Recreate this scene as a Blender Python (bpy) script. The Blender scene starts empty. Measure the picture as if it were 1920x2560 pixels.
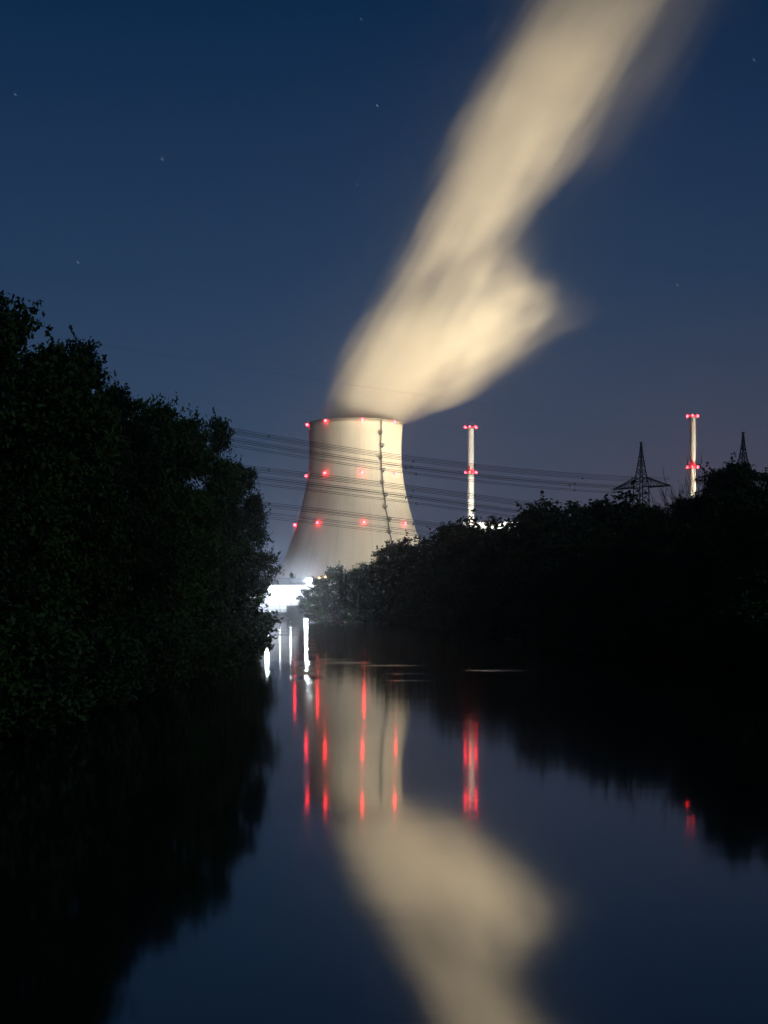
import bpy, math, random
import numpy as np
from mathutils import Vector, Matrix

R = math.radians
S = bpy.context.scene
C = S.collection

# ------------------------------------------------------------------ camera
CAM_H = 7.5
cam_d = bpy.data.cameras.new('camera')
cam = bpy.data.objects.new('camera', cam_d); C.objects.link(cam)
cam.location = (0, 0, CAM_H)
cam.rotation_euler = (R(90), 0, 0)
cam_d.sensor_fit = 'VERTICAL'; cam_d.sensor_height = 36; cam_d.sensor_width = 27
cam_d.lens = 50
cam_d.shift_y = 227 / 2560
cam_d.clip_start = 0.5; cam_d.clip_end = 30000
S.camera = cam

# ------------------------------------------------------------------ sky
W = bpy.data.worlds.new('World'); S.world = W; W.use_nodes = True
nt = W.node_tree; nt.nodes.clear()
def N(t, kind, **kw):
    n = t.nodes.new(kind)
    for k, v in kw.items(): setattr(n, k, v)
    return n
wo = N(nt, 'ShaderNodeOutputWorld'); bg = N(nt, 'ShaderNodeBackground')
tc = N(nt, 'ShaderNodeTexCoord'); sx = N(nt, 'ShaderNodeSeparateXYZ')
nt.links.new(tc.outputs['Generated'], sx.inputs[0])
def ramp(t, stops):
    r = N(t, 'ShaderNodeValToRGB'); e = r.color_ramp.elements
    while len(e) < len(stops): e.new(0.5)
    for k, (p, c) in enumerate(stops):
        e[k].position = p; e[k].color = (*c, 1)
    return r
def srgb(r, g, b):
    f = lambda u: (u / 255 / 12.92) if u / 255 <= .04045 else ((u / 255 + .055) / 1.055) ** 2.4
    return (f(r), f(g), f(b))
rb = ramp(nt, [(0.0, srgb(66, 80, 101)), (0.06, srgb(60, 76, 98)), (0.13, srgb(50, 70, 96)), (0.22, srgb(35, 59, 89)),
               (0.31, srgb(25, 49, 80)), (0.39, srgb(9, 39, 71)), (0.7, srgb(4, 18, 40))])
rw = ramp(nt, [(0.0, srgb(88, 79, 88)), (0.06, srgb(77, 74, 87)), (0.13, srgb(60, 68, 88)), (0.22, srgb(37, 58, 85)),
               (0.31, srgb(24, 47, 78)), (0.39, srgb(8, 36, 67)), (0.7, srgb(4, 18, 40))])
nt.links.new(sx.outputs[2], rb.inputs[0]); nt.links.new(sx.outputs[2], rw.inputs[0])
mr = N(nt, 'ShaderNodeMapRange', interpolation_type='SMOOTHSTEP')
mr.inputs[1].default_value = -0.1; mr.inputs[2].default_value = 0.3
nt.links.new(sx.outputs[0], mr.inputs[0])
mx = N(nt, 'ShaderNodeMix', data_type='RGBA')
nt.links.new(mr.outputs[0], mx.inputs[0]); nt.links.new(rb.outputs[0], mx.inputs[6]); nt.links.new(rw.outputs[0], mx.inputs[7])
nt.links.new(mx.outputs[2], bg.inputs[0]); bg.inputs[1].default_value = 1.0
nt.links.new(bg.outputs[0], wo.inputs[0])

# added dim fill from behind the camera, lifts the left bank trees
mn = bpy.data.lights.new('fill_sun', 'SUN'); mn.energy = 0.24; mn.angle = R(0.5); mn.color = (0.9, 1.0, 0.82)
mo = bpy.data.objects.new('fill_sun', mn); C.objects.link(mo); mo.rotation_euler = (R(58), 0, R(62))

S.view_settings.view_transform = 'Standard'; S.view_settings.look = 'None'
S.view_settings.exposure = 0; S.view_settings.gamma = 1
S.render.engine = 'CYCLES'
cy = S.cycles
cy.max_bounces = 6; cy.diffuse_bounces = 2; cy.glossy_bounces = 3; cy.transmission_bounces = 2
cy.volume_bounces = 4; cy.transparent_max_bounces = 8
cy.caustics_reflective = False; cy.caustics_refractive = False
cy.sample_clamp_indirect = 4.0; cy.sample_clamp_direct = 0
cy.use_denoising = True; cy.denoiser = 'OPENIMAGEDENOISE'
cy.volume_step_rate = 1.0; cy.volume_max_steps = 256

# ------------------------------------------------------------------ pixel helper (photo pixel at a distance -> place)
F = 2560 * 50 / 36
def at(px, py, d): return Vector(((px - 960) / F * d, d, CAM_H + (1507 - py) / F * d))

# ------------------------------------------------------------------ materials
def mat(name, col, rough=0.8, metal=0.0, spec=0.3, noise=None):
    m = bpy.data.materials.new(name); m.use_nodes = True
    t = m.node_tree; b = t.nodes['Principled BSDF']
    b.inputs['Base Color'].default_value = (*col, 1); b.inputs['Roughness'].default_value = rough
    b.inputs['Metallic'].default_value = metal; b.inputs['Specular IOR Level'].default_value = spec
    if noise:
        sc, amt = noise[0], noise[1]
        co = N(t, 'ShaderNodeTexCoord'); mp = N(t, 'ShaderNodeMapping')
        mp.inputs['Scale'].default_value = noise[2] if len(noise) > 2 else (1, 1, 1)
        no = N(t, 'ShaderNodeTexNoise'); no.inputs['Scale'].default_value = sc; no.inputs['Detail'].default_value = 5
        t.links.new(co.outputs['Object'], mp.inputs[0]); t.links.new(mp.outputs[0], no.inputs['Vector'])
        rr = ramp(t, [(0.3, tuple(c * (1 - amt) for c in col)), (0.7, tuple(min(1, c * (1 + amt)) for c in col))])
        t.links.new(no.outputs[0], rr.inputs[0]); t.links.new(rr.outputs[0], b.inputs['Base Color'])
    return m
def emis(name, col, st):
    m = bpy.data.materials.new(name); m.use_nodes = True; t = m.node_tree; t.nodes.clear()
    e = N(t, 'ShaderNodeEmission'); e.inputs[0].default_value = (*col, 1); e.inputs[1].default_value = st
    o = N(t, 'ShaderNodeOutputMaterial'); t.links.new(e.outputs[0], o.inputs[0]); return m

def tower_mat():
    m = bpy.data.materials.new('tower_concrete'); m.use_nodes = True
    t = m.node_tree; b = t.nodes['Principled BSDF']; b.inputs['Roughness'].default_value = 0.9
    b.inputs['Specular IOR Level'].default_value = 0.15
    co = N(t, 'ShaderNodeTexCoord')
    se = N(t, 'ShaderNodeSeparateXYZ'); t.links.new(co.outputs['Object'], se.inputs[0])
    an = N(t, 'ShaderNodeMath', operation='ARCTAN2'); t.links.new(se.outputs[1], an.inputs[0]); t.links.new(se.outputs[0], an.inputs[1])
    cb = N(t, 'ShaderNodeCombineXYZ'); t.links.new(an.outputs[0], cb.inputs[0]); t.links.new(se.outputs[2], cb.inputs[1])
    def noise(scale, vec, detail):
        mp = N(t, 'ShaderNodeMapping'); mp.inputs['Scale'].default_value = vec
        no = N(t, 'ShaderNodeTexNoise'); no.inputs['Scale'].default_value = scale; no.inputs['Detail'].default_value = detail
        t.links.new(cb.outputs[0], mp.inputs[0]); t.links.new(mp.outputs[0], no.inputs['Vector']); return no
    n1 = noise(1.0, (48, .012, 1), 4); n2 = noise(1.0, (5, .03, 1), 4)
    ad = N(t, 'ShaderNodeMath', operation='ADD'); t.links.new(n1.outputs[0], ad.inputs[0]); t.links.new(n2.outputs[0], ad.inputs[1])
    hv = N(t, 'ShaderNodeMath', operation='MULTIPLY'); hv.inputs[1].default_value = 0.5; t.links.new(ad.outputs[0], hv.inputs[0])
    rr = ramp(t, [(0.34, (0.35, 0.34, 0.31)), (0.5, (0.42, 0.405, 0.37)), (0.66, (0.46, 0.445, 0.41))])
    t.links.new(hv.outputs[0], rr.inputs[0]); t.links.new(rr.outputs[0], b.inputs['Base Color'])
    return m

def leaf_mat(name, a, b_):
    m = bpy.data.materials.new(name); m.use_nodes = True
    t = m.node_tree; b = t.nodes['Principled BSDF']; b.inputs['Roughness'].default_value = 0.65
    b.inputs['Specular IOR Level'].default_value = 0.25
    co = N(t, 'ShaderNodeTexCoord'); no = N(t, 'ShaderNodeTexNoise'); no.inputs['Scale'].default_value = 0.5; no.inputs['Detail'].default_value = 6
    t.links.new(co.outputs['Object'], no.inputs['Vector'])
    rr = ramp(t, [(0.3, a), (0.7, b_)]); t.links.new(no.outputs[0], rr.inputs[0])
    oi = N(t, 'ShaderNodeObjectInfo'); hs = N(t, 'ShaderNodeHueSaturation')
    ma = N(t, 'ShaderNodeMapRange'); ma.inputs[3].default_value = 0.6; ma.inputs[4].default_value = 1.35
    t.links.new(oi.outputs['Random'], ma.inputs[0]); t.links.new(ma.outputs[0], hs.inputs['Value']); t.links.new(rr.outputs[0], hs.inputs['Color'])
    t.links.new(hs.outputs[0], b.inputs['Base Color'])
    return m

M = dict(
    concrete=tower_mat(),
    rim=mat('rim_concrete', (0.2, 0.19, 0.17), 0.9, noise=(0.3, 0.25)),
    steel=mat('galvanised_steel', (0.10, 0.105, 0.12), 0.6, 0.3, noise=(0.5, 0.3)),
    lattice=mat('lattice_steel', (0.035, 0.04, 0.05), 0.7, 0.3, noise=(0.4, 0.2)),
    cable=mat('cable_aluminium', (0.03, 0.034, 0.042), 0.6, 0.2, noise=(0.05, 0.2)),
    chimney=mat('chimney_paint', (0.62, 0.61, 0.57), 0.6, noise=(0.25, 0.08, (1, 1, 0.15))),
    wall=mat('white_cladding', (0.62, 0.63, 0.62), 0.7, noise=(0.2, 0.1)),
    weir=mat('weir_render', (0.66, 0.68, 0.70), 0.8, noise=(0.25, 0.1)),
    darkcon=mat('wet_concrete', (0.22, 0.23, 0.25), 0.8, noise=(0.3, 0.25)),
    glass=mat('dark_glass', (0.03, 0.035, 0.04), 0.15, 0, 0.6, noise=(0.3, 0.2)),
    bark=mat('bark', (0.05, 0.042, 0.034), 0.95, noise=(2.0, 0.4, (1, 1, 0.2))),
    leaf=leaf_mat('leaf_green', (0.018, 0.052, 0.013), (0.04, 0.095, 0.022)),
    leaf2=leaf_mat('leaf_dark', (0.015, 0.042, 0.016), (0.03, 0.075, 0.024)),
    red=emis('red_lamp', (1.0, 0.02, 0.03), 48.0),
    white=emis('white_lamp', (0.74, 0.88, 1.0), 2600.0),
    whitelow=emis('white_lamp_low', (0.8, 0.91, 1.0), 420.0),
    whitesoft=emis('white_lamp_small', (0.88, 0.95, 1.0), 120.0),
    amber=emis('amber_lamp', (1.0, 0.6, 0.15), 10.0),
    yardlens=emis('yard_lamp_lens', (1.0, .85, .6), 20.0),
    star=emis('star_light', (0.8, 0.88, 1.0), 0.6),
)

# ------------------------------------------------------------------ mesh helpers
class MB:
    def __init__(s): s.v = []; s.f = []
    def quadstrip(s, rings, close=True, caps=(False, False)):
        b = len(s.v); n = len(rings[0])
        for r in rings: s.v += [tuple(p) for p in r]
        for k in range(len(rings) - 1):
            for i in range(n if close else n - 1):
                j = (i + 1) % n
                s.f.append((b + k * n + i, b + k * n + j, b + (k + 1) * n + j, b + (k + 1) * n + i))
        if caps[0]: s.f.append(tuple(b + i for i in reversed(range(n))))
        if caps[1]: s.f.append(tuple(b + (len(rings) - 1) * n + i for i in range(n)))
    def box(s, x0, x1, y0, y1, z0, z1):
        b = len(s.v)
        s.v += [(x0, y0, z0), (x1, y0, z0), (x1, y1, z0), (x0, y1, z0), (x0, y0, z1), (x1, y0, z1), (x1, y1, z1), (x0, y1, z1)]
        s.f += [tuple(b + i for i in q) for q in ((0, 3, 2, 1), (4, 5, 6, 7), (0, 1, 5, 4), (1, 2, 6, 5), (2, 3, 7, 6), (3, 0, 4, 7))]
    def tube(s, pts, rad, n=6, caps=True):
        pts = [Vector(p) for p in pts]
        if not hasattr(rad, '__len__'): rad = [rad] * len(pts)
        rings = []
        for k, p in enumerate(pts):
            d = (pts[min(k + 1, len(pts) - 1)] - pts[max(k - 1, 0)]).normalized()
            a = d.cross(Vector((0, 0, 1)))
            if a.length < 1e-3: a = Vector((1, 0, 0))
            a.normalize(); c = d.cross(a)
            rings.append([p + (a * math.cos(2 * math.pi * i / n) + c * math.sin(2 * math.pi * i / n)) * rad[k] for i in range(n)])
        s.quadstrip(rings, True, (caps, caps))
    def lathe(s, prof, n=32, cx=0, cy=0, caps=(True, True)):
        s.quadstrip([[(cx + r * math.cos(2 * math.pi * i / n), cy + r * math.sin(2 * math.pi * i / n), z) for i in range(n)] for r, z in prof], True, caps)
    def ball(s, c, r, n=12):
        m = n // 2; prof = [(max(1e-3, r * math.sin(math.pi * k / m)), c[2] - r * math.cos(math.pi * k / m)) for k in range(m + 1)]
        s.lathe(prof, n, c[0], c[1])
    def build(s, name, m, parent=None, smooth=False):
        me = bpy.data.meshes.new(name); me.from_pydata(s.v, [], s.f); me.materials.append(m)
        if smooth: me.polygons.foreach_set('use_smooth', [True] * len(me.polygons))
        o = bpy.data.objects.new(name, me); C.objects.link(o)
        if parent: o.parent = parent
        return o

def tag(o, label=None, cat=None, group=None, kind=None):
    if label: o['label'] = label
    if cat: o['category'] = cat
    if group: o['group'] = group
    if kind: o['kind'] = kind
    return o
def empty(name, loc, rz=0):
    o = bpy.data.objects.new(name, None); C.objects.link(o); o.location = loc; o.rotation_euler = (0, 0, rz)
    o.empty_display_size = 1; return o

def interp(tab, x):
    return float(np.interp(x, [t[0] for t in tab], [t[1] for t in tab]))

# ------------------------------------------------------------------ ground and water
LB = [(-600, -30), (20, -23.5), (78, -21.5), (180, -19), (230, -23), (300, -33), (500, -57), (700, -78)]
RB = [(-600, 56), (60, 54), (120, 48), (165, 43), (224, 31), (355, 21), (420, 13), (494, 4), (520, -14), (545, -29), (620, -33), (705, -36)]
def wob(d, s): return 1.1 * math.sin(d * 0.11 + s) + 0.7 * math.sin(d * 0.27 + 2 * s)
g = MB(); rows = []
ds = list(np.arange(-600, 0, 60)) + list(np.arange(0, 700, 8)) + [704]
for d in ds:
    xl, xr = interp(LB, d) + wob(d, 1), interp(RB, d) + wob(d, 4)
    m_ = 0.5 * (xl + xr)
    row = [(-2600, 3.2), (-300, 3.2), (xl - 40, 3.0), (xl - 14, 2.4), (xl - 4, 1.5), (xl - .6, .25), (xl + 2, -1.2), (xl + 5, -2.4), (m_, -3), (xr - 5, -2.4),
           (xr - 2, -1.2), (xr + .6, .25), (xr + 4, 1.5), (xr + 14, 2.4), (xr + 40, 3.0), (300, 3.2), (2600, 3.2)]
    rows.append([(x, d, z) for x, z in row])
rows.append([(p[0], 716, max(p[2], 3.0)) for p in rows[-1]])
for d in (800, 1100, 1500, 2200, 3200): rows.append([(p[0], d, 3.2) for p in rows[-1]])
g.quadstrip(rows, close=False)
ground_m = mat('bank_soil', (0.055, 0.055, 0.035), 0.95, noise=(0.35, 0.5))
tag(g.build('ground', ground_m, smooth=True), 'dark grassy river banks and flat plain around the power station', 'ground', kind='structure')

def water_mat():
    m = bpy.data.materials.new('river_water'); m.use_nodes = True
    t = m.node_tree; b = t.nodes['Principled BSDF']
    b.inputs['Base Color'].default_value = (0.004, 0.007, 0.009, 1)
    b.inputs['IOR'].default_value = 2.2; b.inputs['Roughness'].default_value = 0.06
    co = N(t, 'ShaderNodeTexCoord')
    def noise(scale, vec, detail, rough=0.5):
        mp = N(t, 'ShaderNodeMapping'); mp.inputs['Scale'].default_value = vec
        no = N(t, 'ShaderNodeTexNoise'); no.inputs['Scale'].default_value = scale; no.inputs['Detail'].default_value = detail
        no.inputs['Roughness'].default_value = rough
        t.links.new(co.outputs['Object'], mp.inputs[0]); t.links.new(mp.outputs[0], no.inputs['Vector']); return no
    rip = noise(4.5, (0.06, 1, 1), 2); swell = noise(0.22, (0.4, 1, 1), 2)
    big = noise(0.02, (0.7, .9, 1), 3)      # calm and ruffled patches of the current
    pr = N(t, 'ShaderNodeMapRange', interpolation_type='SMOOTHSTEP')
    pr.inputs[1].default_value = 0.53; pr.inputs[2].default_value = 0.72; pr.inputs[3].default_value = 0.022; pr.inputs[4].default_value = 0.12
    t.links.new(big.outputs[0], pr.inputs[0])
    b1 = N(t, 'ShaderNodeBump'); b1.inputs['Distance'].default_value = 0.08
    # riffles where the current breaks over stones
    acc = pr.outputs[0]
    for (x0, y0, ax_, ay_, am_) in ((-13, 188, 11, 7, .2), (-6.5, 178, 8, 6, .2), (1.5, 170, 6, 3, .4), (12.5, 157, 6.5, 4, .6), (6, 180, 5, 4, .16), (3, 137, 4, 1.5, .35), (-30, 560, 14, 16, .3), (-22, 430, 26, 14, .3), (-24, 330, 22, 10, .22), (3, 150, 4, 3, .2)):
        mp = N(t, 'ShaderNodeMapping'); mp.inputs['Location'].default_value = (-x0 / ax_, -y0 / ay_, 0); mp.inputs['Scale'].default_value = (1 / ax_, 1 / ay_, 0)
        t.links.new(co.outputs['Object'], mp.inputs[0]); ln = N(t, 'ShaderNodeVectorMath', operation='LENGTH'); t.links.new(mp.outputs[0], ln.inputs[0])
        ms = N(t, 'ShaderNodeMapRange', interpolation_type='SMOOTHSTEP'); ms.inputs[1].default_value = 1; ms.inputs[2].default_value = 0; ms.inputs[3].default_value = 0; ms.inputs[4].default_value = am_
        t.links.new(ln.outputs['Value'], ms.inputs[0]); ad = N(t, 'ShaderNodeMath', operation='ADD'); t.links.new(acc, ad.inputs[0]); t.links.new(ms.outputs[0], ad.inputs[1]); acc = ad.outputs[0]
    sp = N(t, 'ShaderNodeSeparateXYZ'); t.links.new(co.outputs['Object'], sp.inputs[0])
    for sl, half_, y0, y1, am_ in ((.0543, 1.9, 110, 340, .7), (.0928, 1.6, 120, 300, .35)):      # ruffled strips added under two lamps to stretch their reflections into glitter
        sh_ = N(t, 'ShaderNodeMath', operation='MULTIPLY_ADD'); t.links.new(sp.outputs[1], sh_.inputs[0]); sh_.inputs[1].default_value = sl; t.links.new(sp.outputs[0], sh_.inputs[2])
        dv = N(t, 'ShaderNodeMath', operation='DIVIDE'); t.links.new(sh_.outputs[0], dv.inputs[0]); dv.inputs[1].default_value = half_
        ab = N(t, 'ShaderNodeMath', operation='ABSOLUTE'); t.links.new(dv.outputs[0], ab.inputs[0])
        ms = N(t, 'ShaderNodeMapRange', interpolation_type='SMOOTHSTEP'); ms.inputs[1].default_value = 1; ms.inputs[2].default_value = .1; ms.inputs[3].default_value = 0; ms.inputs[4].default_value = am_
        t.links.new(ab.outputs[0], ms.inputs[0])
        a1 = N(t, 'ShaderNodeMapRange', interpolation_type='SMOOTHSTEP'); a1.inputs[1].default_value = y0; a1.inputs[2].default_value = y0 + 40; t.links.new(sp.outputs[1], a1.inputs[0])
        a2 = N(t, 'ShaderNodeMapRange', interpolation_type='SMOOTHSTEP'); a2.inputs[1].default_value = y1; a2.inputs[2].default_value = y1 - 60; t.links.new(sp.outputs[1], a2.inputs[0])
        m1 = N(t, 'ShaderNodeMath', operation='MULTIPLY'); t.links.new(a1.outputs[0], m1.inputs[0]); t.links.new(a2.outputs[0], m1.inputs[1])
        gl = noise(.11, (.4, 1, 1), 3); gm = N(t, 'ShaderNodeMapRange', interpolation_type='SMOOTHSTEP'); gm.inputs[1].default_value = .45; gm.inputs[2].default_value = .58; t.links.new(gl.outputs[0], gm.inputs[0])
        m3 = N(t, 'ShaderNodeMath', operation='MULTIPLY'); t.links.new(m1.outputs[0], m3.inputs[0]); t.links.new(gm.outputs[0], m3.inputs[1]); m1 = m3
        m2 = N(t, 'ShaderNodeMath', operation='MULTIPLY_ADD'); t.links.new(m1.outputs[0], m2.inputs[0]); t.links.new(ms.outputs[0], m2.inputs[1]); t.links.new(acc, m2.inputs[2]); acc = m2.outputs[0]
    nr = N(t, 'ShaderNodeMapRange', interpolation_type='SMOOTHSTEP'); nr.inputs[1].default_value = 35; nr.inputs[2].default_value = 120; nr.inputs[3].default_value = .22; nr.inputs[4].default_value = 1
    t.links.new(sp.outputs[1], nr.inputs[0]); nm = N(t, 'ShaderNodeMath', operation='MULTIPLY'); t.links.new(acc, nm.inputs[0]); t.links.new(nr.outputs[0], nm.inputs[1]); acc = nm.outputs[0]
    t.links.new(acc, b1.inputs['Strength']); t.links.new(rip.outputs[0], b1.inputs['Height'])
    b2 = N(t, 'ShaderNodeBump'); b2.inputs['Strength'].default_value = 0.004; b2.inputs['Distance'].default_value = 1.0
    t.links.new(swell.outputs[0], b2.inputs['Height']); t.links.new(b1.outputs[0], b2.inputs['Normal'])
    t.links.new(b2.outputs[0], b.inputs['Normal'])
    return m
w = MB(); w.v = [(-110, -600, 0), (90, -600, 0), (90, 712, 0), (-110, 712, 0)]; w.f = [(0, 1, 2, 3)]
tag(w.build('river_water', water_mat()), 'calm dark river reflecting the lit cooling tower and its steam', 'river', kind='structure')

# ------------------------------------------------------------------ cooling tower
TX, TY, TZ = -24.5, 1220.0, 3.0
TOP = 160.0
PROF = [(76, 12), (71.5, 20), (66.5, 32), (60.5, 45), (55.8, 57.6), (52.9, 65), (49.6, 76.8), (46.6, 88.5), (43.7, 100), (41.3, 111.8), (39.8, 123), (39.3, 135), (39.6, 148), (40.3, TOP)]
def tr(z): return float(np.interp(z, [p[1] for p in PROF], [p[0] for p in PROF]))
# smooth profile
zz = np.linspace(12, TOP, 60); cf = np.polyfit([p[1] for p in PROF], [p[0] for p in PROF], 6)
def tr(z): return float(np.polyval(cf, z))
ct = empty('cooling_tower', (TX, TY, TZ))
tag(ct, 'huge pale concrete cooling tower with red lights, steam rising from its mouth', 'cooling tower')
sh = MB(); nn = 320
def ring(z, off): return [((tr(z) + off + (0.10 if i % 2 == 0 else 0)) * math.cos(2 * math.pi * i / nn), (tr(z) + off + (0.10 if i % 2 == 0 else 0)) * math.sin(2 * math.pi * i / nn), z - TZ) for i in range(nn)]
rings = [ring(z, 0) for z in zz] + [ring(z, -0.9) for z in zz[::-1]]
rings.append(rings[0]); sh.quadstrip(rings)
sh.build('shell', M['concrete'], ct, True)
rm = MB(); rr0 = tr(TOP)
rm.lathe([(rr0 - 1.0, TOP - TZ + .02), (rr0 + 1.0, TOP - TZ + .02), (rr0 + 1.0, TOP - TZ + .9), (rr0 + .8, TOP - TZ + .9), (rr0 + .8, TOP - TZ + .35), (rr0 - 1.0, TOP - TZ + .35), (rr0 - 1.0, TOP - TZ + .02)], 144, caps=(False, False))
rm.build('rim_walkway', M['rim'], ct)
for k in range(40):
    a0 = 2 * math.pi * k / 40; q = MB()
    r0, r1 = tr(12) + 4.5, tr(12) - .4
    for s_ in (-1, 1):
        a1 = a0 + s_ * math.pi / 40
        q.tube([(r0 * math.cos(a0), r0 * math.sin(a0), -.3), (r1 * math.cos(a1), r1 * math.sin(a1), 12.2 - TZ)], 0.55, 6)
    q.build('support_column', M['rim'], ct)
# azimuth measured from the camera side: 0 faces the river, positive to the right
def tp(az, z, off=0.0):
    a = R(az); r = tr(z) + off
    return Vector((r * math.sin(a), -r * math.cos(a), z - TZ))
ld = MB()
lz = np.linspace(14, TOP + .3, 60)
for s_ in (-.35, .35): ld.tube([tp(33 + math.degrees(s_ / tr(z)) + .35 * math.sin(z * .35), z, 1.0) for z in lz], 0.26, 5)
for z in np.arange(15, TOP, 1.4):
    ld.tube([tp(33 - .45 + .35 * math.sin(z * .35), z, 1.0), tp(33 + .45 + .35 * math.sin(z * .35), z, 1.0)], 0.14, 4)
lad = ld.build('ladder', M['steel'], ct)
for k, z in enumerate(np.arange(24, TOP - 6, 10.4)):
    p = tp(33 + (1.5 if k % 2 else -1.5) * 40 / tr(z), z, 1.3); q = MB()
    q.box(p.x - 1.9, p.x + 1.9, p.y - 1.3, p.y + 1.3, p.z, p.z + .4)
    for s_ in (-1.8, -.9, 0, .9, 1.8): q.tube([(p.x + s_, p.y - 1.25, p.z + .4), (p.x + s_, p.y - 1.25, p.z + 2.0)], .13, 4)
    for u in (1.2, 2.0): q.tube([(p.x - 1.9, p.y - 1.25, p.z + u), (p.x + 1.9, p.y - 1.25, p.z + u)], .15, 4)
    q.box(p.x - .9, p.x + .9, p.y - .2, p.y + 1.2, p.z - 1.4, p.z - .003)
    q.build('platform', M['steel'], lad)
def lamp_bead(c, r=0.8, out=None):
    q = MB(); q.ball(c, r, 10); return q
for z in (158.6, 115.8, 73.8):
    for az in (-81, -36, 9, 54, 114, 150, 195, 240):
        p = tp(az, z, 1.7 if z < 150 else 1.3); p0 = tp(az, z, 0)
        if z > 150: p.z += .9
        o = lamp_bead(p, 1.05).build('warning_light', M['red'], ct, True)
        b_ = MB(); b_.tube([p0, p], .16, 5); b_.build('bracket', M['steel'], o)

# ------------------------------------------------------------------ steam plume (a real scattering volume)
PX, PY, PZ = TX, TY, 158.6
plume_levels = [  # height above mouth, xmin, xmax, half depth
    (0.8, -38, 38, 38), (8, -41, 70, 44), (22, -38, 118, 52), (45, -36, 160, 60), (70, -26, 200, 64), (95, -10, 215, 64), (125, 5, 205, 62),
    (160, 22, 185, 62), (200, 30, 235, 70), (240, 45, 270, 78), (280, 60, 305, 84), (320, 75, 335, 90), (380, 100, 375, 92), (440, 140, 410, 92)]
pm = MB(); prings = []
for h, a, b, dy in plume_levels:
    cx_, hx = (a + b) / 2, (b - a) / 2
    prings.append([(cx_ + hx * math.cos(2 * math.pi * i / 32), dy * math.sin(2 * math.pi * i / 32), h) for i in range(32)])
pm.quadstrip(prings, True, (True, True))
def plume_mat():
    m = bpy.data.materials.new('steam'); m.use_nodes = True
    t = m.node_tree; t.nodes.clear(); L = t.links.new
    out = N(t, 'ShaderNodeOutputMaterial'); pv = N(t, 'ShaderNodeVolumePrincipled')
    pv.inputs['Color'].default_value = (0.97, 0.96, 0.94, 1); pv.inputs['Anisotropy'].default_value = 0.15
    L(pv.outputs[0], out.inputs['Volume'])
    co = N(t, 'ShaderNodeTexCoord'); se = N(t, 'ShaderNodeSeparateXYZ'); L(co.outputs['Object'], se.inputs[0])
    X, Y, H = se.outputs
    def ma(op, a, b=None, c=None, clamp=False):
        n = N(t, 'ShaderNodeMath', operation=op); n.use_clamp = clamp
        for i, v in enumerate((a, b, c)):
            if v is None: continue
            if isinstance(v, (int, float)): n.inputs[i].default_value = v
            else: L(v, n.inputs[i])
        return n.outputs[0]
    def curve(src, pts, span, vmax):
        n = N(t, 'ShaderNodeFloatCurve'); c = n.mapping.curves[0]
        while len(c.points) < len(pts): c.points.new(0.5, 0.5)
        for p, (x, y) in zip(c.points, pts): p.location = (x / span, y / vmax)
        n.mapping.update(); L(ma('DIVIDE', src, span), n.inputs['Value'])
        return ma('MULTIPLY', n.outputs[0], vmax)
    def noise(vec, scale, detail, rough=.5):
        n = N(t, 'ShaderNodeTexNoise'); n.inputs['Scale'].default_value = scale; n.inputs['Detail'].default_value = detail
        n.inputs['Roughness'].default_value = rough; L(vec, n.inputs['Vector']); return ma('SUBTRACT', n.outputs[0], .5)
    def comb(a, b, c):
        n = N(t, 'ShaderNodeCombineXYZ')
        for i, v in enumerate((a, b, c)):
            if isinstance(v, (int, float)): n.inputs[i].default_value = v
            else: L(v, n.inputs[i])
        return n.outputs[0]
    def sstep(v, a, b):
        n = N(t, 'ShaderNodeMapRange', interpolation_type='SMOOTHSTEP'); L(v, n.inputs[0])
        n.inputs[1].default_value = a; n.inputs[2].default_value = b; return n.outputs[0]
    ux = ma('SUBTRACT', X, ma('MULTIPLY', H, .545))
    flow = comb(ux, Y, ma('MULTIPLY', H, .24))
    n1 = noise(flow, .016, 3); n2 = noise(flow, .045, 3)
    wig = ma('ADD', ma('MULTIPLY', n1, 1.1), ma('MULTIPLY', n2, 1.05))
    n5 = noise(flow, .12, 3, .6)
    wig = ma('ADD', wig, ma('MULTIPLY', n5, .4))
    # main column
    rad = curve(H, [(0, 41), (40, 54), (80, 55), (120, 50), (160, 50), (200, 56), (240, 66), (280, 68), (320, 75), (400, 80), (440, 82)], 440, 100)
    off = curve(H, [(0, 0), (30, 9), (80, 9), (140, 7), (220, 6), (300, 6), (440, 6)], 440, 100)
    rx = ma('DIVIDE', ma('SUBTRACT', ux, off), rad); ry = ma('DIVIDE', Y, rad)
    r = ma('SQRT', ma('ADD', ma('MULTIPLY', rx, rx), ma('MULTIPLY', ry, ry)))
    grow = sstep(H, 0, 60)
    r = ma('ADD', r, ma('MULTIPLY', wig, ma('ADD', .2, ma('MULTIPLY', grow, .7))))
    main = ma('SUBTRACT', 1.0, sstep(r, .3, 1.0))
    # looser steam the wind pulls off to the right, between a left and a right edge that change with height
    warp = comb(ma('MULTIPLY', ma('ADD', ma('MULTIPLY', X, .84), ma('MULTIPLY', H, .54)), .5), Y, ma('SUBTRACT', ma('MULTIPLY', H, .84), ma('MULTIPLY', X, .54)))
    n3 = noise(warp, .022, 4, .55); n4 = noise(warp, .07, 3, .55)
    left = ma('SUBTRACT', curve(ma('ADD', H, 0), [(0, 10), (20, 22), (40, 36), (80, 60), (120, 82), (160, 96), (200, 110), (320, 180), (440, 240)], 440, 300), 40.)
    right = curve(H, [(0, 44), (10, 66), (20, 96), (40, 128), (60, 164), (80, 194), (95, 206), (111, 198), (123, 186), (135, 176), (151, 166), (167, 166), (198, 182), (240, 200), (280, 215), (320, 236), (440, 290)], 440, 300)
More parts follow.
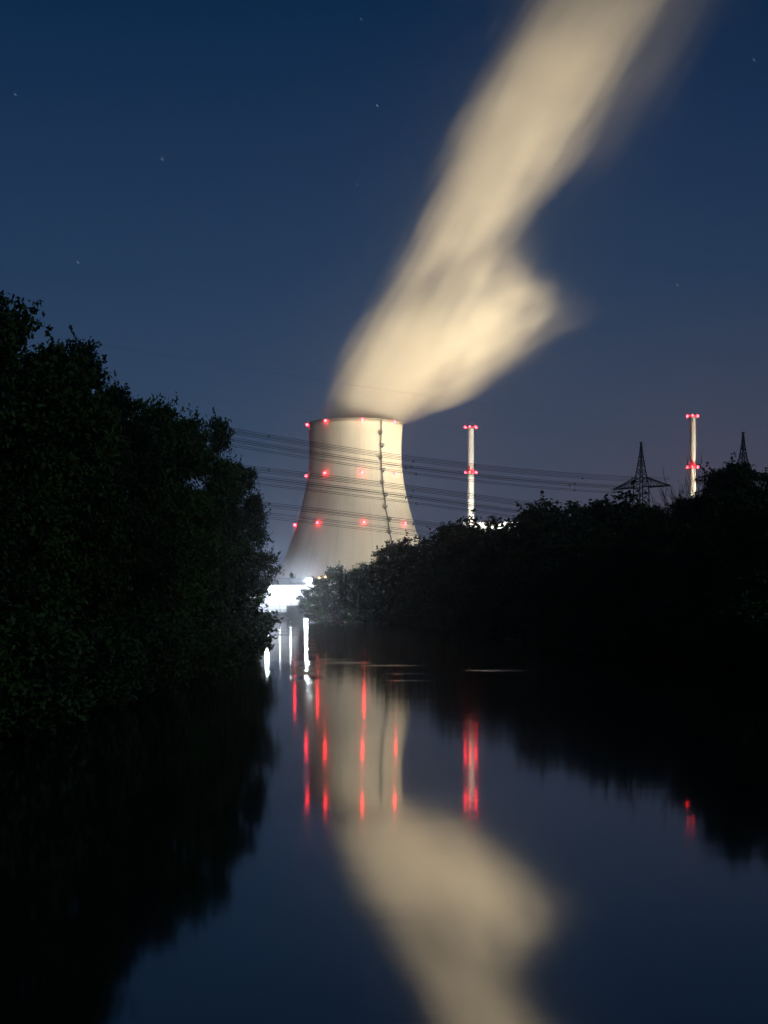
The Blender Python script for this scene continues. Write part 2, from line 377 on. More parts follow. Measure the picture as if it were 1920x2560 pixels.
    mid = ma('MULTIPLY', ma('ADD', left, right), .5); half = ma('MULTIPLY', ma('SUBTRACT', right, left), .5)
    ex = ma('DIVIDE', ma('SUBTRACT', X, mid), half); ey = ma('DIVIDE', Y, ma('MULTIPLY', half, .7))
    er = ma('SQRT', ma('ADD', ma('MULTIPLY', ex, ex), ma('MULTIPLY', ey, ey)))
    lee = sstep(ex, -.2, .9)
    amp = ma('MULTIPLY', sstep(H, 0, 70), ma('ADD', .35, lee))
    er = ma('ADD', er, ma('MULTIPLY', amp, ma('ADD', ma('MULTIPLY', n3, 1.15), ma('MULTIPLY', n4, .5))))
    soft = ma('SUBTRACT', .78, ma('MULTIPLY', ma('MULTIPLY', lee, sstep(H, 25, 80)), .5))
    n = N(t, 'ShaderNodeMapRange', interpolation_type='SMOOTHSTEP'); L(er, n.inputs[0]); L(soft, n.inputs[1]); n.inputs[2].default_value = 1.06; n.inputs[3].default_value = 1; n.inputs[4].default_value = 0
    puff = ma('MULTIPLY', n.outputs[0], ma('SUBTRACT', 1.0, ma('MULTIPLY', sstep(H, 115, 235), .74)))
    # thin stray wisps on the lee side high up
    rw_ = ma('SQRT', ma('ADD', ma('POWER', ma('DIVIDE', ma('SUBTRACT', ux, 70.), 62.), 2.), ma('POWER', ma('DIVIDE', Y, 45.), 2.)))
    rw_ = ma('ADD', rw_, ma('ADD', ma('MULTIPLY', n1, 2.6), ma('MULTIPLY', n2, 1.6)))
    wisp = ma('MULTIPLY', ma('MULTIPLY', ma('SUBTRACT', 1.0, sstep(rw_, .2, 1.0)), sstep(H, 190, 400)), .13)
    main = ma('MAXIMUM', main, wisp)
    dens = curve(H, [(0, .075), (40, .06), (100, .042), (180, .033), (260, .028), (340, .022), (440, .018)], 440, .1)
    streak = ma('ADD', .95, ma('MULTIPLY', ma('ADD', ma('MULTIPLY', n2, 2.4), ma('MULTIPLY', n3, 2.6)), sstep(H, 5, 70)))
    rag = ma('MAXIMUM', ma('ADD', .7, ma('ADD', ma('MULTIPLY', n3, 4.4), ma('MULTIPLY', n4, 2.6))), .04)
    tot = ma('MULTIPLY', ma('MULTIPLY', ma('MAXIMUM', main, ma('MULTIPLY', ma('MULTIPLY', puff, rag), ma('SUBTRACT', .46, ma('MULTIPLY', lee, .27)))), dens), ma('MAXIMUM', streak, .1))
    L(tot, pv.inputs['Density'])
    m.cycles.volume_step_rate = 0.5 if hasattr(m.cycles, 'volume_step_rate') else 1
    return m
plume = pm.build('steam_plume', plume_mat())
plume.location = (PX, PY, PZ)
tag(plume, 'long cream steam plume leaning right above the cooling tower', 'steam plume', kind='stuff')

# ------------------------------------------------------------------ damp night air
hz_ = MB(); hz_.box(-2700, 2700, -700, 3300, -5, 615)
hm = bpy.data.materials.new('night_haze'); hm.use_nodes = True; ht = hm.node_tree; ht.nodes.clear()
hp = N(ht, 'ShaderNodeVolumePrincipled'); hp.inputs['Color'].default_value = (0.95, 0.96, 1.0, 1); hp.inputs['Density'].default_value = 0.00011; hp.inputs['Anisotropy'].default_value = 0.955
ho = N(ht, 'ShaderNodeOutputMaterial'); ht.links.new(hp.outputs[0], ho.inputs['Volume'])
tag(hz_.build('haze', hm), 'thin damp night air glowing around the floodlights', 'haze', kind='stuff')

# ------------------------------------------------------------------ exhaust stacks
def stack(px, py_top, d, py_mid, rad, label):
    b = at(px, 0, d); top = at(px, py_top, d).z; mid = at(px, py_mid, d).z
    t = empty('exhaust_stack', (b.x, d, 3.0)); tag(t, label, 'chimney', 'tall white stacks with red lights')
    q = MB(); n = 40
    q.lathe([(rad * 1.12, -.2), (rad * 1.05, 40), (rad, 90), (rad * .97, top - 3.0), (rad * .8, top - 3.0), (rad * .8, top - 9)], n, caps=(True, True))
    q.build('shaft', M['chimney'], t, False)
    for z in (top - 4.4, mid - 3.0):
        q = MB(); q.lathe([(rad * 1.02, z - .25), (rad * 1.75, z - .25), (rad * 1.75, z), (rad * 1.02, z)], n, caps=(False, False))
        q.lathe([(rad * 1.7, z + 1.0), (rad * 1.75, z + 1.0), (rad * 1.75, z + 1.12), (rad * 1.7, z + 1.12), (rad * 1.7, z + 1.0)], n, caps=(False, False))
        for k in range(16):
            a = 2 * math.pi * k / 16; x, y = rad * 1.72 * math.cos(a), rad * 1.72 * math.sin(a)
            q.tube([(x, y, z), (x, y, z + 1.05)], .06, 4)
        g_ = q.build('gallery', M['steel'], t)
        for k in range(6):
            a = 2 * math.pi * (k + .3) / 6; q = MB()
            q.ball((rad * 1.9 * math.cos(a), rad * 1.9 * math.sin(a), z + .75), .62, 10)
            q.build('warning_light', M['red'], g_, True)
    q = MB()
    for s_ in (-.3, .3): q.tube([(s_ - rad * .8, -rad * .95, 0), (s_ - rad * .74, -rad * .85, top - 3)], .07, 4)
    for z in np.arange(2, top - 4, 1.2): q.tube([(-.3 - rad * .77, -rad * .9, z), (.3 - rad * .77, -rad * .9, z)], .05, 4)
    q.build('ladder', M['steel'], t)
    return t
stack(1177, 1066, 1000, 1184, 2.25, 'white stack with red lights, beside the cooling tower, above a flat white building')
stack(1731.5, 1038, 930, 1171, 2.0, 'white stack with red lights rising behind the trees between the two pylons')

# ------------------------------------------------------------------ reactor buildings
def plain_building(name, x0, x1, y0, y1, z1, label, nwin=0):
    t = empty(name, ((x0 + x1) / 2, y0, 3.1)); tag(t, label, 'building')
    w_ = (x1 - x0) / 2; d_ = y1 - y0; h = z1 - 3.1
    q = MB(); q.box(-w_, w_, 0, d_, -.3, h); q.build('wall', M['wall'], t)
    q = MB(); q.box(-w_ - .5, w_ + .5, -.5, d_ + .5, h + .003, h + 1.0); rf = q.build('roof', M['chimney'], t)
    q = MB(); q.box(-w_ * .35, -w_ * .1, d_ * .3, d_ * .6, h + 1.003, h + 3.2); q.build('vent_housing', M['wall'], rf)
    for k in range(nwin):
        x = -w_ + (k + .5) * 2 * w_ / nwin; q = MB(); q.box(x - 1.2, x + 1.2, -.12, .05, h * .55, h * .55 + 3); q.build('window', M['glass'], t)
    q = MB(); q.box(-2, 2, -.12, .05, 0, 4.5); q.build('door', M['steel'], t)
    return t
plain_building('reactor_building', at(1160, 0, 1004).x, at(1300, 0, 1004).x, 1004, 1034, at(0, 1309, 1004).z, 'flat white building block at the foot of the stack, its roof above the trees', 5)
plain_building('turbine_hall', at(1370, 0, 950).x, at(1850, 0, 950).x, 950, 990, at(0, 1372, 950).z, 'long pale hall glimpsed through gaps in the right bank trees', 14)

# ------------------------------------------------------------------ weir power house across the river
wx0, wx1, wy = at(560, 0, 700).x, at(812, 0, 700).x, 702.0
wh = empty('weir_house', ((wx0 + wx1) / 2, wy, 0)); tag(wh, 'brightly floodlit white weir house with overhanging roof across the river', 'building')
hw = (wx1 - wx0) / 2; zt = at(0, 1445, 700).z; ze = at(0, 1463, 700).z
q = MB(); q.box(-hw, hw, 0, 14, 3.0, ze); q.build('wall', M['weir'], wh)
q = MB(); q.box(-hw - 1, hw + 1, -3.2, 15, ze + .003, zt); q.build('roof', M['darkcon'], wh)
for k in range(11):
    x = -hw + 1 + k * (2 * hw - 2) / 10; q = MB(); q.box(x - .3, x + .3, -.5, -.003, 3.003, ze - .003); q.build('pilaster', M['weir'], wh)
for k in range(10):
    x = -hw + 1 + (k + .5) * (2 * hw - 2) / 10; q = MB(); q.box(x - 1.4, x + 1.4, -.1, .06, 9.2, 12.4); fr = q.build('window', M['wall'], wh)
    q = MB()
    for u in (-.5, .5): q.box(x + u - .06, x + u + .06, -.16, -.11, 9.2, 12.4)
    q.box(x - 1.4, x + 1.4, -.16, -.11, 10.7, 10.85); q.build('glazing_bars', M['weir'], fr)
q = MB(); q.box(-hw, hw, -4, 14, -2, 2.997); q.build('plinth', M['darkcon'], wh)
q = MB()
for x in np.arange(-hw, hw + .1, 2.0): q.tube([(x, -3.8, 3), (x, -3.8, 4.1)], .05, 4)
for z in (3.55, 4.1): q.tube([(-hw, -3.8, z), (hw, -3.8, z)], .05, 4)
q.build('railing', M['steel'], wh)
# pier and pontoon in front
pc = at(733, 0, 690)
pier = empty('intake_pier', (pc.x, 690, 0)); tag(pier, 'square grey concrete pier standing in the water below the floodlit wall', 'pier')
q = MB(); hw2 = 3.1
q.quadstrip([[(-hw2 - .6, -2.5, -2), (hw2 + 2, -2.5, -2), (hw2 + 2, 5, -2), (-hw2 - .6, 5, -2)], [(-hw2, -2, 1.8), (hw2 + 2, -2, 1.8), (hw2 + 2, 5, 1.8), (-hw2, 5, 1.8)],
             [(-hw2, -2, 6.2), (hw2 + 2, -2, 6.2), (hw2 + 2, 5, 6.2), (-hw2, 5, 6.2)]], True, (True, True)); q.build('block', M['darkcon'], pier)
q = MB()
for x in (-2.8, 0, 2.8, 4.6): q.tube([(x, -1.8, 6.2), (x, -1.8, 7.3)], .06, 5)
q.tube([(-2.8, -1.8, 7.3), (4.6, -1.8, 7.3)], .06, 5); q.build('railing', M['steel'], pier)
bo = empty('floating_boom', (at(690, 0, 680).x, 680, 0)); tag(bo, 'low grey floating boom stretched in front of the weir house', 'boom')
q = MB()
q.box(-18, 6.5, -.6, .6, -.3, .55); q.build('pontoon', M['darkcon'], bo)
q = MB()
for x in np.arange(-17.5, 6.6, 3): q.tube([(x, 0, .55), (x, 0, 1.7)], .07, 5)
q.tube([(-17.5, 0, 1.7), (6, 0, 1.7)], .06, 5); q.build('handrail', M['steel'], bo)

# ------------------------------------------------------------------ lamps at the weir
def spot(name, loc, target, power, size_deg, col, blend=.5, rad=1.0, parent=None):
    l = bpy.data.lights.new(name, 'SPOT'); l.energy = power; l.spot_size = R(size_deg); l.spot_blend = blend; l.color = col; l.shadow_soft_size = rad
    o = bpy.data.objects.new(name, l); C.objects.link(o)
    o.location = loc; o.rotation_euler = (Vector(target) - Vector(loc)).to_track_quat('-Z', 'Y').to_euler()
    if parent:
        o.parent = parent; o.location = Vector(loc) - parent.location
    return o
def mast_lamp(px, py, d, z0, w_, h_, m, label, face=0.0, group='floodlights at the weir'):
    p = at(px, py, d); t = empty('floodlight', (p.x, d, z0), face); tag(t, label, 'lamp', group); hz = p.z - z0
    q = MB(); q.tube([(0, .5, -.1), (0, .5, hz + h_ * .4)], [.16, .1], 8); q.build('pole', M['steel'], t)
    q = MB(); q.box(-w_ / 2 - .1, w_ / 2 + .1, -.1, .35, hz - h_ / 2 - .1, hz + h_ / 2 + .1); hd = q.build('head', M['steel'], t)
    n = 16
    for ox, oz in (((-.27, .2), (.27, .24), (0, -.24)) if w_ > 1.9 else ((0, 0),)):
        f = .5 if w_ > 1.9 else 1; q = MB()
        q.quadstrip([[(ox * w_ + f * w_ / 2 * math.cos(2 * math.pi * i / n), -.104, hz + oz * h_ + f * h_ / 2 * math.sin(2 * math.pi * i / n)) for i in range(n)],
                     [(ox * w_ + f * w_ / 2 * .7 * math.cos(2 * math.pi * i / n), -.34, hz + oz * h_ + f * h_ / 2 * .7 * math.sin(2 * math.pi * i / n)) for i in range(n)]], True, (False, True))
        q.build('lens', m, hd)
    return t
mast_lamp(772, 1453, 690, 3, 2.6, 2.2, M['white'], 'large dazzling white floodlight at the right end of the weir house roof')
mast_lamp(668, 1468, 694, 3, 2.2, 1.8, M['white'], 'dazzling white floodlight under the left eave of the weir house', face=-.7)
mast_lamp(630, 1462, 600, 1.5, 2.0, 1.6, M['white'], 'white floodlight hidden behind the left bank trees, seen by its reflection', face=-.8)
mast_lamp(766, 1552, 541, .2, 2.0, 1.5, M['whitelow'], 'low dazzling white lamp at the waterline of the right bank', face=-.95)
mast_lamp(727, 1487, 696, 3, .8, .8, M['whitesoft'], 'small white lamp on the wall above the grey pier')
mast_lamp(700, 1480, 696, 3, .6, .6, M['whitesoft'], 'small white lamp midway along the lit weir house wall')
mast_lamp(799, 1444, 600, 3, .9, .8, M['amber'], 'small amber lamp among leaves just right of the big floodlight', group='amber lamps')
mast_lamp(814, 1442, 610, 3, .7, .7, M['amber'], 'faint amber lamp farther right among the leaves', group='amber lamps')
# wash of the floodlights over the wall and the water in front of it
al = bpy.data.lights.new('eave_light', 'AREA'); al.shape = 'RECTANGLE'; al.size = 2 * hw - 2; al.size_y = .5; al.energy = 24000; al.color = (.86, .93, 1.0)
ao = bpy.data.objects.new('eave_light', al); C.objects.link(ao); ao.parent = wh; ao.location = (0, -2.4, ze - .25); ao.rotation_euler = (R(22), 0, 0)

# floodlights of the station yard: warm light on tower, plume and stacks
WARM = (1.0, .89, .68); PLUME = (1.0, .81, .49)
def yard_light(x, y, z, targets, label):
    t = empty('yard_light_mast', (x, y, 3.2)); tag(t, label, 'lamp mast', 'station yard light masts')
    hz = z - 3.2; q = MB(); q.tube([(0, 0, -.2), (0, 0, hz)], [.3, .16], 8); q.build('pole', M['steel'], t)
    q = MB(); q.box(-1.6, 1.6, -.2, .2, hz, hz + .35); hd = q.build('head', M['steel'], t)
    for k in range(3):
        q = MB(); q.lathe([(.2, hz + .353), (.38, hz + .55)], 12, -1.1 + 1.1 * k, 0); q.build('lens', M['yardlens'], hd)
    for (tx, ty, tz, pw, ang, col, bl) in targets:
        spot('yard_beam', (x, y, z + .8), (tx, ty, tz), pw, ang, col, bl, 1.5, t)
    return t
yard_light(190, 1000, 22, [(TX + 10, TY, 60, 2.6e6, 46, WARM, .7), (TX + 75, TY, 262, 0.72e7, 66, PLUME, .6)], 'yard light mast behind the right bank trees')
yard_light(330, 1120, 22, [(TX + 10, TY, 55, 1.6e6, 44, WARM, .7), (TX + 120, TY, 290, 0.7e7, 72, (1.0, .78, .49), .6)], 'tall yard light mast at the far right of the station')
yard_light(195, 900, 18, [(TX + 8, TY, 62, 6.4e6, 40, WARM, .8)], 'yard light mast just left of the right hand stack behind the trees')
yard_light(20, 760, 20, [(TX, TY, 76, 3.6e6, 29, WARM, .9)], 'yard light mast nearest the river behind the right bank trees')
yard_light(-75, 960, 18, [(TX + 120, TY, 430, 1.35e7, 56, (1.0, .80, .51), .7)], 'yard light mast hidden behind the weir house')
yard_light(69, 940, 10, [(61, 1000, 85, 1300000, 75, (1, .93, .78), .6)], 'yard light mast in front of the flat white building')
yard_light(232, 895, 10, [(202, 930, 85, 1700000, 80, (1, .87, .64), .6), (190, 952, 20, 60000, 120, (1, .93, .8), .6)], 'yard light mast beside the right hand stack')

# ------------------------------------------------------------------ pylons and lines
def strut(q, a, b, r): q.tube([a, b], r, 4, False)
def pylon(px, py_top, d, label, ang):
    b = at(px, 0, d); H = at(px, py_top, d).z - 3
    t = empty('transmission_pylon', (b.x, d, 3.0), ang); tag(t, label, 'pylon', 'lattice pylons on the skyline')
    prof = [(0, 6.2), (H * .3, 4.2), (H * .55, 2.9), (H * .74, 2.4), (H * .93, .55), (H, .12)]
    def hw(z): return interp(prof, z)
    q = MB(); zs = [0]
    while zs[-1] < H * .95: zs.append(min(H, zs[-1] + max(1.9, hw(zs[-1]) * 1.15)))
    zs[-1] = H
    cs = [(-1, -1), (1, -1), (1, 1), (-1, 1)]
    for k in range(len(zs) - 1):
        z0, z1 = zs[k], zs[k + 1]; a, c = hw(z0), hw(z1)
        for i in range(4):
            (x0, y0), (x1, y1) = cs[i], cs[(i + 1) % 4]
            strut(q, (x0 * a, y0 * a, z0), (x0 * c, y0 * c, z1), .26)
            strut(q, (x0 * a, y0 * a, z0), (x1 * c, y1 * c, z1), .11)
            strut(q, (x1 * a, y1 * a, z0), (x0 * c, y0 * c, z1), .11)
            if k % 2 == 0: strut(q, (x0 * a, y0 * a, z0), (x1 * a, y1 * a, z0), .1)
    q.box(-.6, .6, -.3, .3, H - .2, H + .3)
    q.build('lattice_tower', M['lattice'], t)
    for zf, L in ((.735, 15.5), (.56, 13.5), (.4, 15.5)):
        z = H * zf; q = MB(); a = hw(z); a2 = hw(z + 4)
        for s_ in (-1, 1):
            n = 7
            for y in (-1, 1):
                pl = [(s_ * (a + (L - a) * k / n), y * a * (1 - k / n), z + .2) for k in range(n + 1)]
                pu = [(s_ * (a2 + (L - a2) * k / n), y * a2 * (1 - k / n), z + 4.6 * (1 - k / n) ** 1.15 + .3) for k in range(n + 1)]
                for k in range(n):
                    strut(q, pl[k], pl[k + 1], .3); strut(q, pu[k], pu[k + 1], .26)
                    strut(q, pl[k], pu[k], .09); strut(q, pu[k], pl[k + 1], .09)
            for k in range(n):
                f0 = 1 - k / n; x = s_ * (a + (L - a) * k / n); x1 = s_ * (a + (L - a) * (k + 1) / n); f1 = 1 - (k + 1) / n
                strut(q, (x, -a * f0, z + .2), (x1, a * f1, z + .2), .08)
        ar = q.build('crossarm', M['lattice'], t)
        for s_ in (-L, -L * .72, L * .72, L):
            q = MB(); q.tube([(s_, 1.6, z - .3), (s_, 0, z - .1), (s_, -1.6, z - .3)], .16, 5); q.build('insulator', M['glass'], ar)
            q = MB(); q.tube([(s_ * .98, 1.7 * math.cos(u), z - .3 - 4.2 * math.sin(u)) for u in np.linspace(0, math.pi, 9)], .07, 4); q.build('jumper_loop', M['cable'], ar)
    return t, H
P1 = at(1603, 0, 650); P2 = at(1858, 0, 620)
LD = Vector((-267, -270, 0)).normalized(); AX = Vector((-LD.y, LD.x, 0))   # line direction and across it
ang = math.atan2(AX.y, AX.x)
pylon(1603, 1107, 650, 'dark lattice pylon with wide crossarms left of the right stack', ang)
pylon(1858, 1082, 620, 'dark lattice pylon tip poking above the rightmost trees', ang)

def line_points(base, off, pts, n=28, reach=1.0):
    """A hanging conductor in the vertical plane through base+off along LD; its sag is fitted to three sightings."""
    o = Vector((base.x, base.y, 0)) + AX * off
    ts, zs = [], []
    for px, py in pts:
        k = (px - 960) / F                      # x = k*y
        tt = (k * o.y - o.x) / (LD.x - k * LD.y)
        y = o.y + LD.y * tt; ts.append(tt); zs.append(CAM_H + (1507 - py) / F * y)
    c = np.polyfit(ts, zs, 2)
    return [Vector((o.x + LD.x * u, o.y + LD.y * u, float(np.polyval(c, u)))) for u in np.linspace(0, 400 * reach, n)]
def power_line(base, off, pts, label, twin=True, r=.04, reach=1.0, spacers=True, group='overhead power lines'):
    P = line_points(base, off, pts, reach=reach)
    t = empty('power_line', P[0]); tag(t, label, 'power line', group)
    for dx, dz in (((-.3, .3), (.3, .3), (-.3, -.3), (.3, -.3)) if twin else ((0, 0),)):
        q = MB(); q.tube([p - P[0] + AX * dx + Vector((0, 0, dz)) for p in P], r, 4); q.build('conductor', M['cable'], t)
    if spacers:
        for k in range(2 + int(abs(off)) % 3, len(P) - 2, 7):
            p = P[k] - P[0]; q = MB(); q.tube([p - AX * .4, p + AX * .4], .12, 5); q.tube([p, p - Vector((0, 0, .9))], .16, 5); q.build('spacer', M['cable'], t)
LV = {'top': [(590, 1075), (1006, 1140), (1530, 1191)], 'middle': [(630, 1168), (1000, 1213), (1330, 1258)], 'bottom': [(680, 1260), (1000, 1298), (1142, 1316)]}
for lv, pts in LV.items():
    rows_ = [(15.5, 0, 'nearest'), (11, 9, 'second nearest'), (-4, 27, 'middle'), (-7, 33, 'second farthest'), (-15.5, 47, 'farthest')]
    for off, dy, nm in rows_:
        if lv == 'bottom' and nm in ('middle',): continue
        k = .85 if lv != 'bottom' else .75
        power_line(P1, off, [(x, y + dy * k) for x, y in pts], f'{nm} dark cable bundle in the {lv} tier of lines crossing the tower')
power_line(P1, 0, [(640, 1012), (1100, 1062), (1603, 1108)], 'thin earth wire running to the tip of the pylon left of the stack', False, .015, spacers=False, group='thin earth wires')
power_line(P2, 0, [(813, 952), (1232, 1012), (1858, 1083)], 'thin earth wire running over the plume to the rightmost pylon tip', False, .015, spacers=False, group='thin earth wires')

# ------------------------------------------------------------------ trees
def leaf_mesh(name, centers, size, seed, m, axis_bias=None):
    rs = np.random.RandomState(seed); n = len(centers)
    a = rs.normal(size=(n, 3)); a[:, 2] -= .25; a /= np.linalg.norm(a, axis=1)[:, None]
    b = np.cross(a, rs.normal(size=(n, 3))); b /= np.linalg.norm(b, axis=1)[:, None]
    s = size * rs.uniform(.6, 1.35, (n, 1))
    V = np.empty((n, 4, 3)); V[:, 0] = centers + a * s * .62; V[:, 1] = centers + b * s * .34; V[:, 2] = centers - a * s * .62; V[:, 3] = centers - b * s * .34
    me = bpy.data.meshes.new(name); me.vertices.add(4 * n); me.vertices.foreach_set('co', V.reshape(-1).astype(np.float32))
    me.loops.add(4 * n); me.loops.foreach_set('vertex_index', np.arange(4 * n, dtype=np.int32))
    me.polygons.add(n); me.polygons.foreach_set('loop_start', np.arange(0, 4 * n, 4, dtype=np.int32))
    me.polygons.foreach_set('loop_total', np.full(n, 4, np.int32)); me.update(calc_edges=True); me.validate(); me.materials.append(m)
    return me
def crown_points(seed, H, Rr, z0, nlobe, nclump, nleaf, spread, taper):
    rs = np.random.RandomState(seed); lobes = []
    for k in range(nlobe):
        u = (k + rs.uniform(.1, .9)) / nlobe; z = z0 + (H - z0) * (.06 + .9 * u) * (1 if u < .8 else rs.uniform(.9, 1.06))
        prof = (math.sin(math.pi * min(1, (u * .92 + .1)) ** taper) ** .7)
        rad = Rr * prof * rs.uniform(.3, .92); an = k * 2.4 + rs.uniform(-.5, .5)
        lr = Rr * rs.uniform(.2, .38) * (.6 + .4 * prof)
        lobes.append((rad * math.cos(an), rad * math.sin(an), min(z, H - lr * .6), lr))
    L = np.array(lobes); pts = []
    wts = L[:, 3] ** 2; wts /= wts.sum()
    for k in range(nclump):
        l = L[rs.choice(nlobe, p=wts)]; d = rs.normal(size=3); d /= np.linalg.norm(d)
        c = l[:3] + d * l[3] * rs.uniform(.6, 1.08) * np.array([1, 1, .85])
        if c[2] < z0 * .5: c[2] = z0 * .5 + rs.uniform(0, 1)
        nl = int(nleaf * rs.uniform(.5, 1.5)); q = rs.normal(size=(nl, 3)) * spread * rs.uniform(.6, 1.25) * np.array([1, 1, .6])
        pts.append(c + q)
        if rs.rand() < .5:                       # a sprig that sticks out of the clump
            ln = rs.uniform(.5, 1.9) * spread / .5; dd = d + np.array([0, 0, rs.uniform(-.2, .7)]); dd /= np.linalg.norm(dd); ns = int(nleaf * .35)
            pts.append(c + dd * (rs.uniform(0, 1, (ns, 1)) * ln + spread * .4) + rs.normal(size=(ns, 3)) * spread * .16)
    return np.concatenate(pts), L
def trunk_mesh(seed, H, L, r0):
    rs = random.Random(seed); q = MB()
    pts = [(0, 0, -.6)]; x = y = 0
    for k in range(1, 8):
        x += rs.uniform(-.3, .3); y += rs.uniform(-.3, .3); pts.append((x, y, H * .86 * k / 7))
    q.tube(pts, [r0 * (1.25 - 1.1 * k / 7) for k in range(8)], 8)
    for l in L:
        zz_ = max(.8, l[2] * rs.uniform(.5, .75)); i = min(6, int(zz_ / (H * .86) * 7)); f = zz_ / (H * .86) * 7 - i
        p0 = Vector(pts[i]).lerp(Vector(pts[i + 1]), min(1, f)); p1 = Vector((l[0], l[1], l[2])); mid = p0.lerp(p1, .5) + Vector((rs.uniform(-.4, .4), rs.uniform(-.4, .4), -.3))
        q.tube([p0, mid, p1], [r0 * .38, r0 * .24, r0 * .06], 5)
        for _ in range(4):
            e = p1 + Vector((rs.gauss(0, 1), rs.gauss(0, 1), rs.gauss(.4, .8))).normalized() * l[3] * .95
            q.tube([mid.lerp(p1, rs.uniform(.4, 1)), e], [r0 * .1, .015], 4, False)
    return q
def proto(kind, seed, H, Rr, z0, nlobe, nclump, nleaf, spread, size, taper, m, cat, r0=.32):
    t = empty(kind, (0, 0, 0)); P, L = crown_points(seed, H, Rr, z0, nlobe, nclump, nleaf, spread, taper)
    trunk_mesh(seed, H, L, r0).build('trunk', M['bark'], t)
    o = bpy.data.objects.new('crown', leaf_mesh('crown', P, size, seed + 1, m)); C.objects.link(o); o.parent = t
    t['category'] = cat; t['H'] = H
    return t
NEAR = [proto('riverside_tree', 11, 28, 6.5, 1.2, 26, 620, 62, .62, .34, 1.0, M['leaf'], 'tree'),
        proto('riverside_tree', 12, 29, 6.0, 1.5, 28, 600, 62, .55, .32, .9, M['leaf2'], 'tree'),
        proto('riverside_tree', 13, 26, 7.0, 1.0, 24, 640, 60, .65, .34, 1.15, M['leaf'], 'tree'),
        proto('riverside_tree', 14, 30, 5.6, 2.0, 28, 560, 62, .55, .32, .85, M['leaf2'], 'tree')]
FAR = [proto('bank_tree', 21, 23, 7.0, .8, 20, 420, 40, .75, .55, 1.1, M['leaf2'], 'tree'),
       proto('bank_tree', 22, 25, 6.5, 1.0, 22, 420, 40, .7, .52, .95, M['leaf'], 'tree'),
       proto('bank_tree', 23, 22, 8.0, .6, 20, 460, 40, .8, .55, 1.2, M['leaf2'], 'tree')]
SHRUB = [proto('bank_shrub', 31, 4.6, 2.9, .2, 9, 150, 46, .36, .26, 1.3, M['leaf'], 'shrub', .1),
         proto('bank_shrub', 32, 5.6, 2.6, .2, 10, 150, 46, .36, .26, 1.1, M['leaf2'], 'shrub', .1)]
used = set()
def plant(pr, x, y, z, h, rz, label, group, wide=1.0):
    k = h / pr['H']
    if pr.name not in used: used.add(pr.name); r = pr
    else:
        r = pr.copy(); C.objects.link(r)
        for ch in list(pr.children):
            c = ch.copy(); C.objects.link(c); c.parent = r
    r.location = (x, y, z); r.rotation_euler = (0, 0, rz); r.scale = (k * wide, k * wide, k)
    r['label'] = label; r['group'] = group
    return r
rnd = random.Random(5)
def lbx(d): return interp(LB, d)
def rbx(d): return interp(RB, d)
INL = 'dark leafy tree inside the unlit left bank wood'
GL, GR, GS = 'trees lining the left bank', 'trees lining the right bank', 'shrubs overhanging the river'
# left bank, front row: distance, photo top pixel (skyline), lateral shift from the bank, which tree, label
left_sky = [(0, 745), (40, 735), (100, 735), (120, 800), (165, 830), (200, 870), (250, 905), (320, 940), (350, 985), (385, 985), (430, 1000), (480, 1050), (530, 1062), (580, 1060), (620, 1120), (640, 1190), (675, 1260), (690, 1330)]
lt = [(70, -2.6, 0, 'tall broad tree with leaves over the water at the left frame edge'),
      (80, -3.6, 1, 'tallest tree at the upper left, ragged crown against the sky'),
      (96, -4.0, 2, 'tree whose shoulder slopes down right of the tallest left tree'),
      (108, -4.2, 0, 'spiky topped tree halfway down the left skyline slope'),
      (117, -4.5, 3, 'tree with small pointed tufts midway along the left skyline'),
      (132, -4.2, 1, 'round headed tree standing clear after the notch in the left skyline'),
      (148, -4.0, 2, 'tree before the last crown of the left bank skyline'),
      (160, -3.2, 0, 'tree with flat bushy top where the power lines meet the left wood'),
      (176, -1.6, 3, 'tree at the river end of the left wood, edge lit by the floodlights'),
      (184, 0.0, 1, 'narrow tree leaning out over the water in front of the last left crown'),
      (190, -0.2, 2, 'low leaning tree at the end of the left wood over the water')]
LTOP = {96: 735, 108: 838, 117: 885, 132: 945, 148: 985, 160: 1022, 176: 1066}
for d, s_, k, lab in lt:
    x = lbx(d) + s_; px = x / d * F + 960
    pw = px + 3.2 / d * F
    top = min(at(px, interp(left_sky, max(0, px)), d).z, at(px, interp(left_sky, max(0, pw)), d).z + 4.2) + 1.2
    if d == 70: top = 25
    if d in LTOP: top = at(0, LTOP[d], d).z + 1.0
    if d == 190: top = 19
    if d == 184: top = 27.0
    plant(NEAR[k], x, d, .8, top - .6, rnd.uniform(0, 6.3), lab, GL, .8 if d == 184 else rnd.uniform(.78, .92))
for d in np.arange(62, 235, 10.5):                      # rows behind, they close the gaps
    x = lbx(min(d, 190)) - rnd.uniform(9, 12); px = x / d * F + 960
    pw = px + 4.5 / d * F
    top = at(px, interp(left_sky, max(0, pw)), d).z if pw > 0 else 26
    plant(NEAR[rnd.randrange(4)], x, d + rnd.uniform(-2, 2), 2, min(28, top) * rnd.uniform(.68, .82) - 1.5, rnd.uniform(0, 6.3), INL, GL, 1.15)
for d in np.arange(210, 500, 26):
    plant(FAR[rnd.randrange(3)], lbx(d) - rnd.uniform(4, 8), d, 1.5, rnd.uniform(17, 22), rnd.uniform(0, 6.3), 'dark tree on the left bank beyond the first wood', GL, 1.1)
LSH = 'dark shrub at the water under the left bank trees'
for d in np.arange(64, 200, 6.2):
    plant(SHRUB[rnd.randrange(2)], lbx(d) + rnd.uniform(-.3, 1.2), d, .2, rnd.uniform(4.5, 8.0), rnd.uniform(0, 6.3), LSH, GS, rnd.uniform(.9, 1.25))
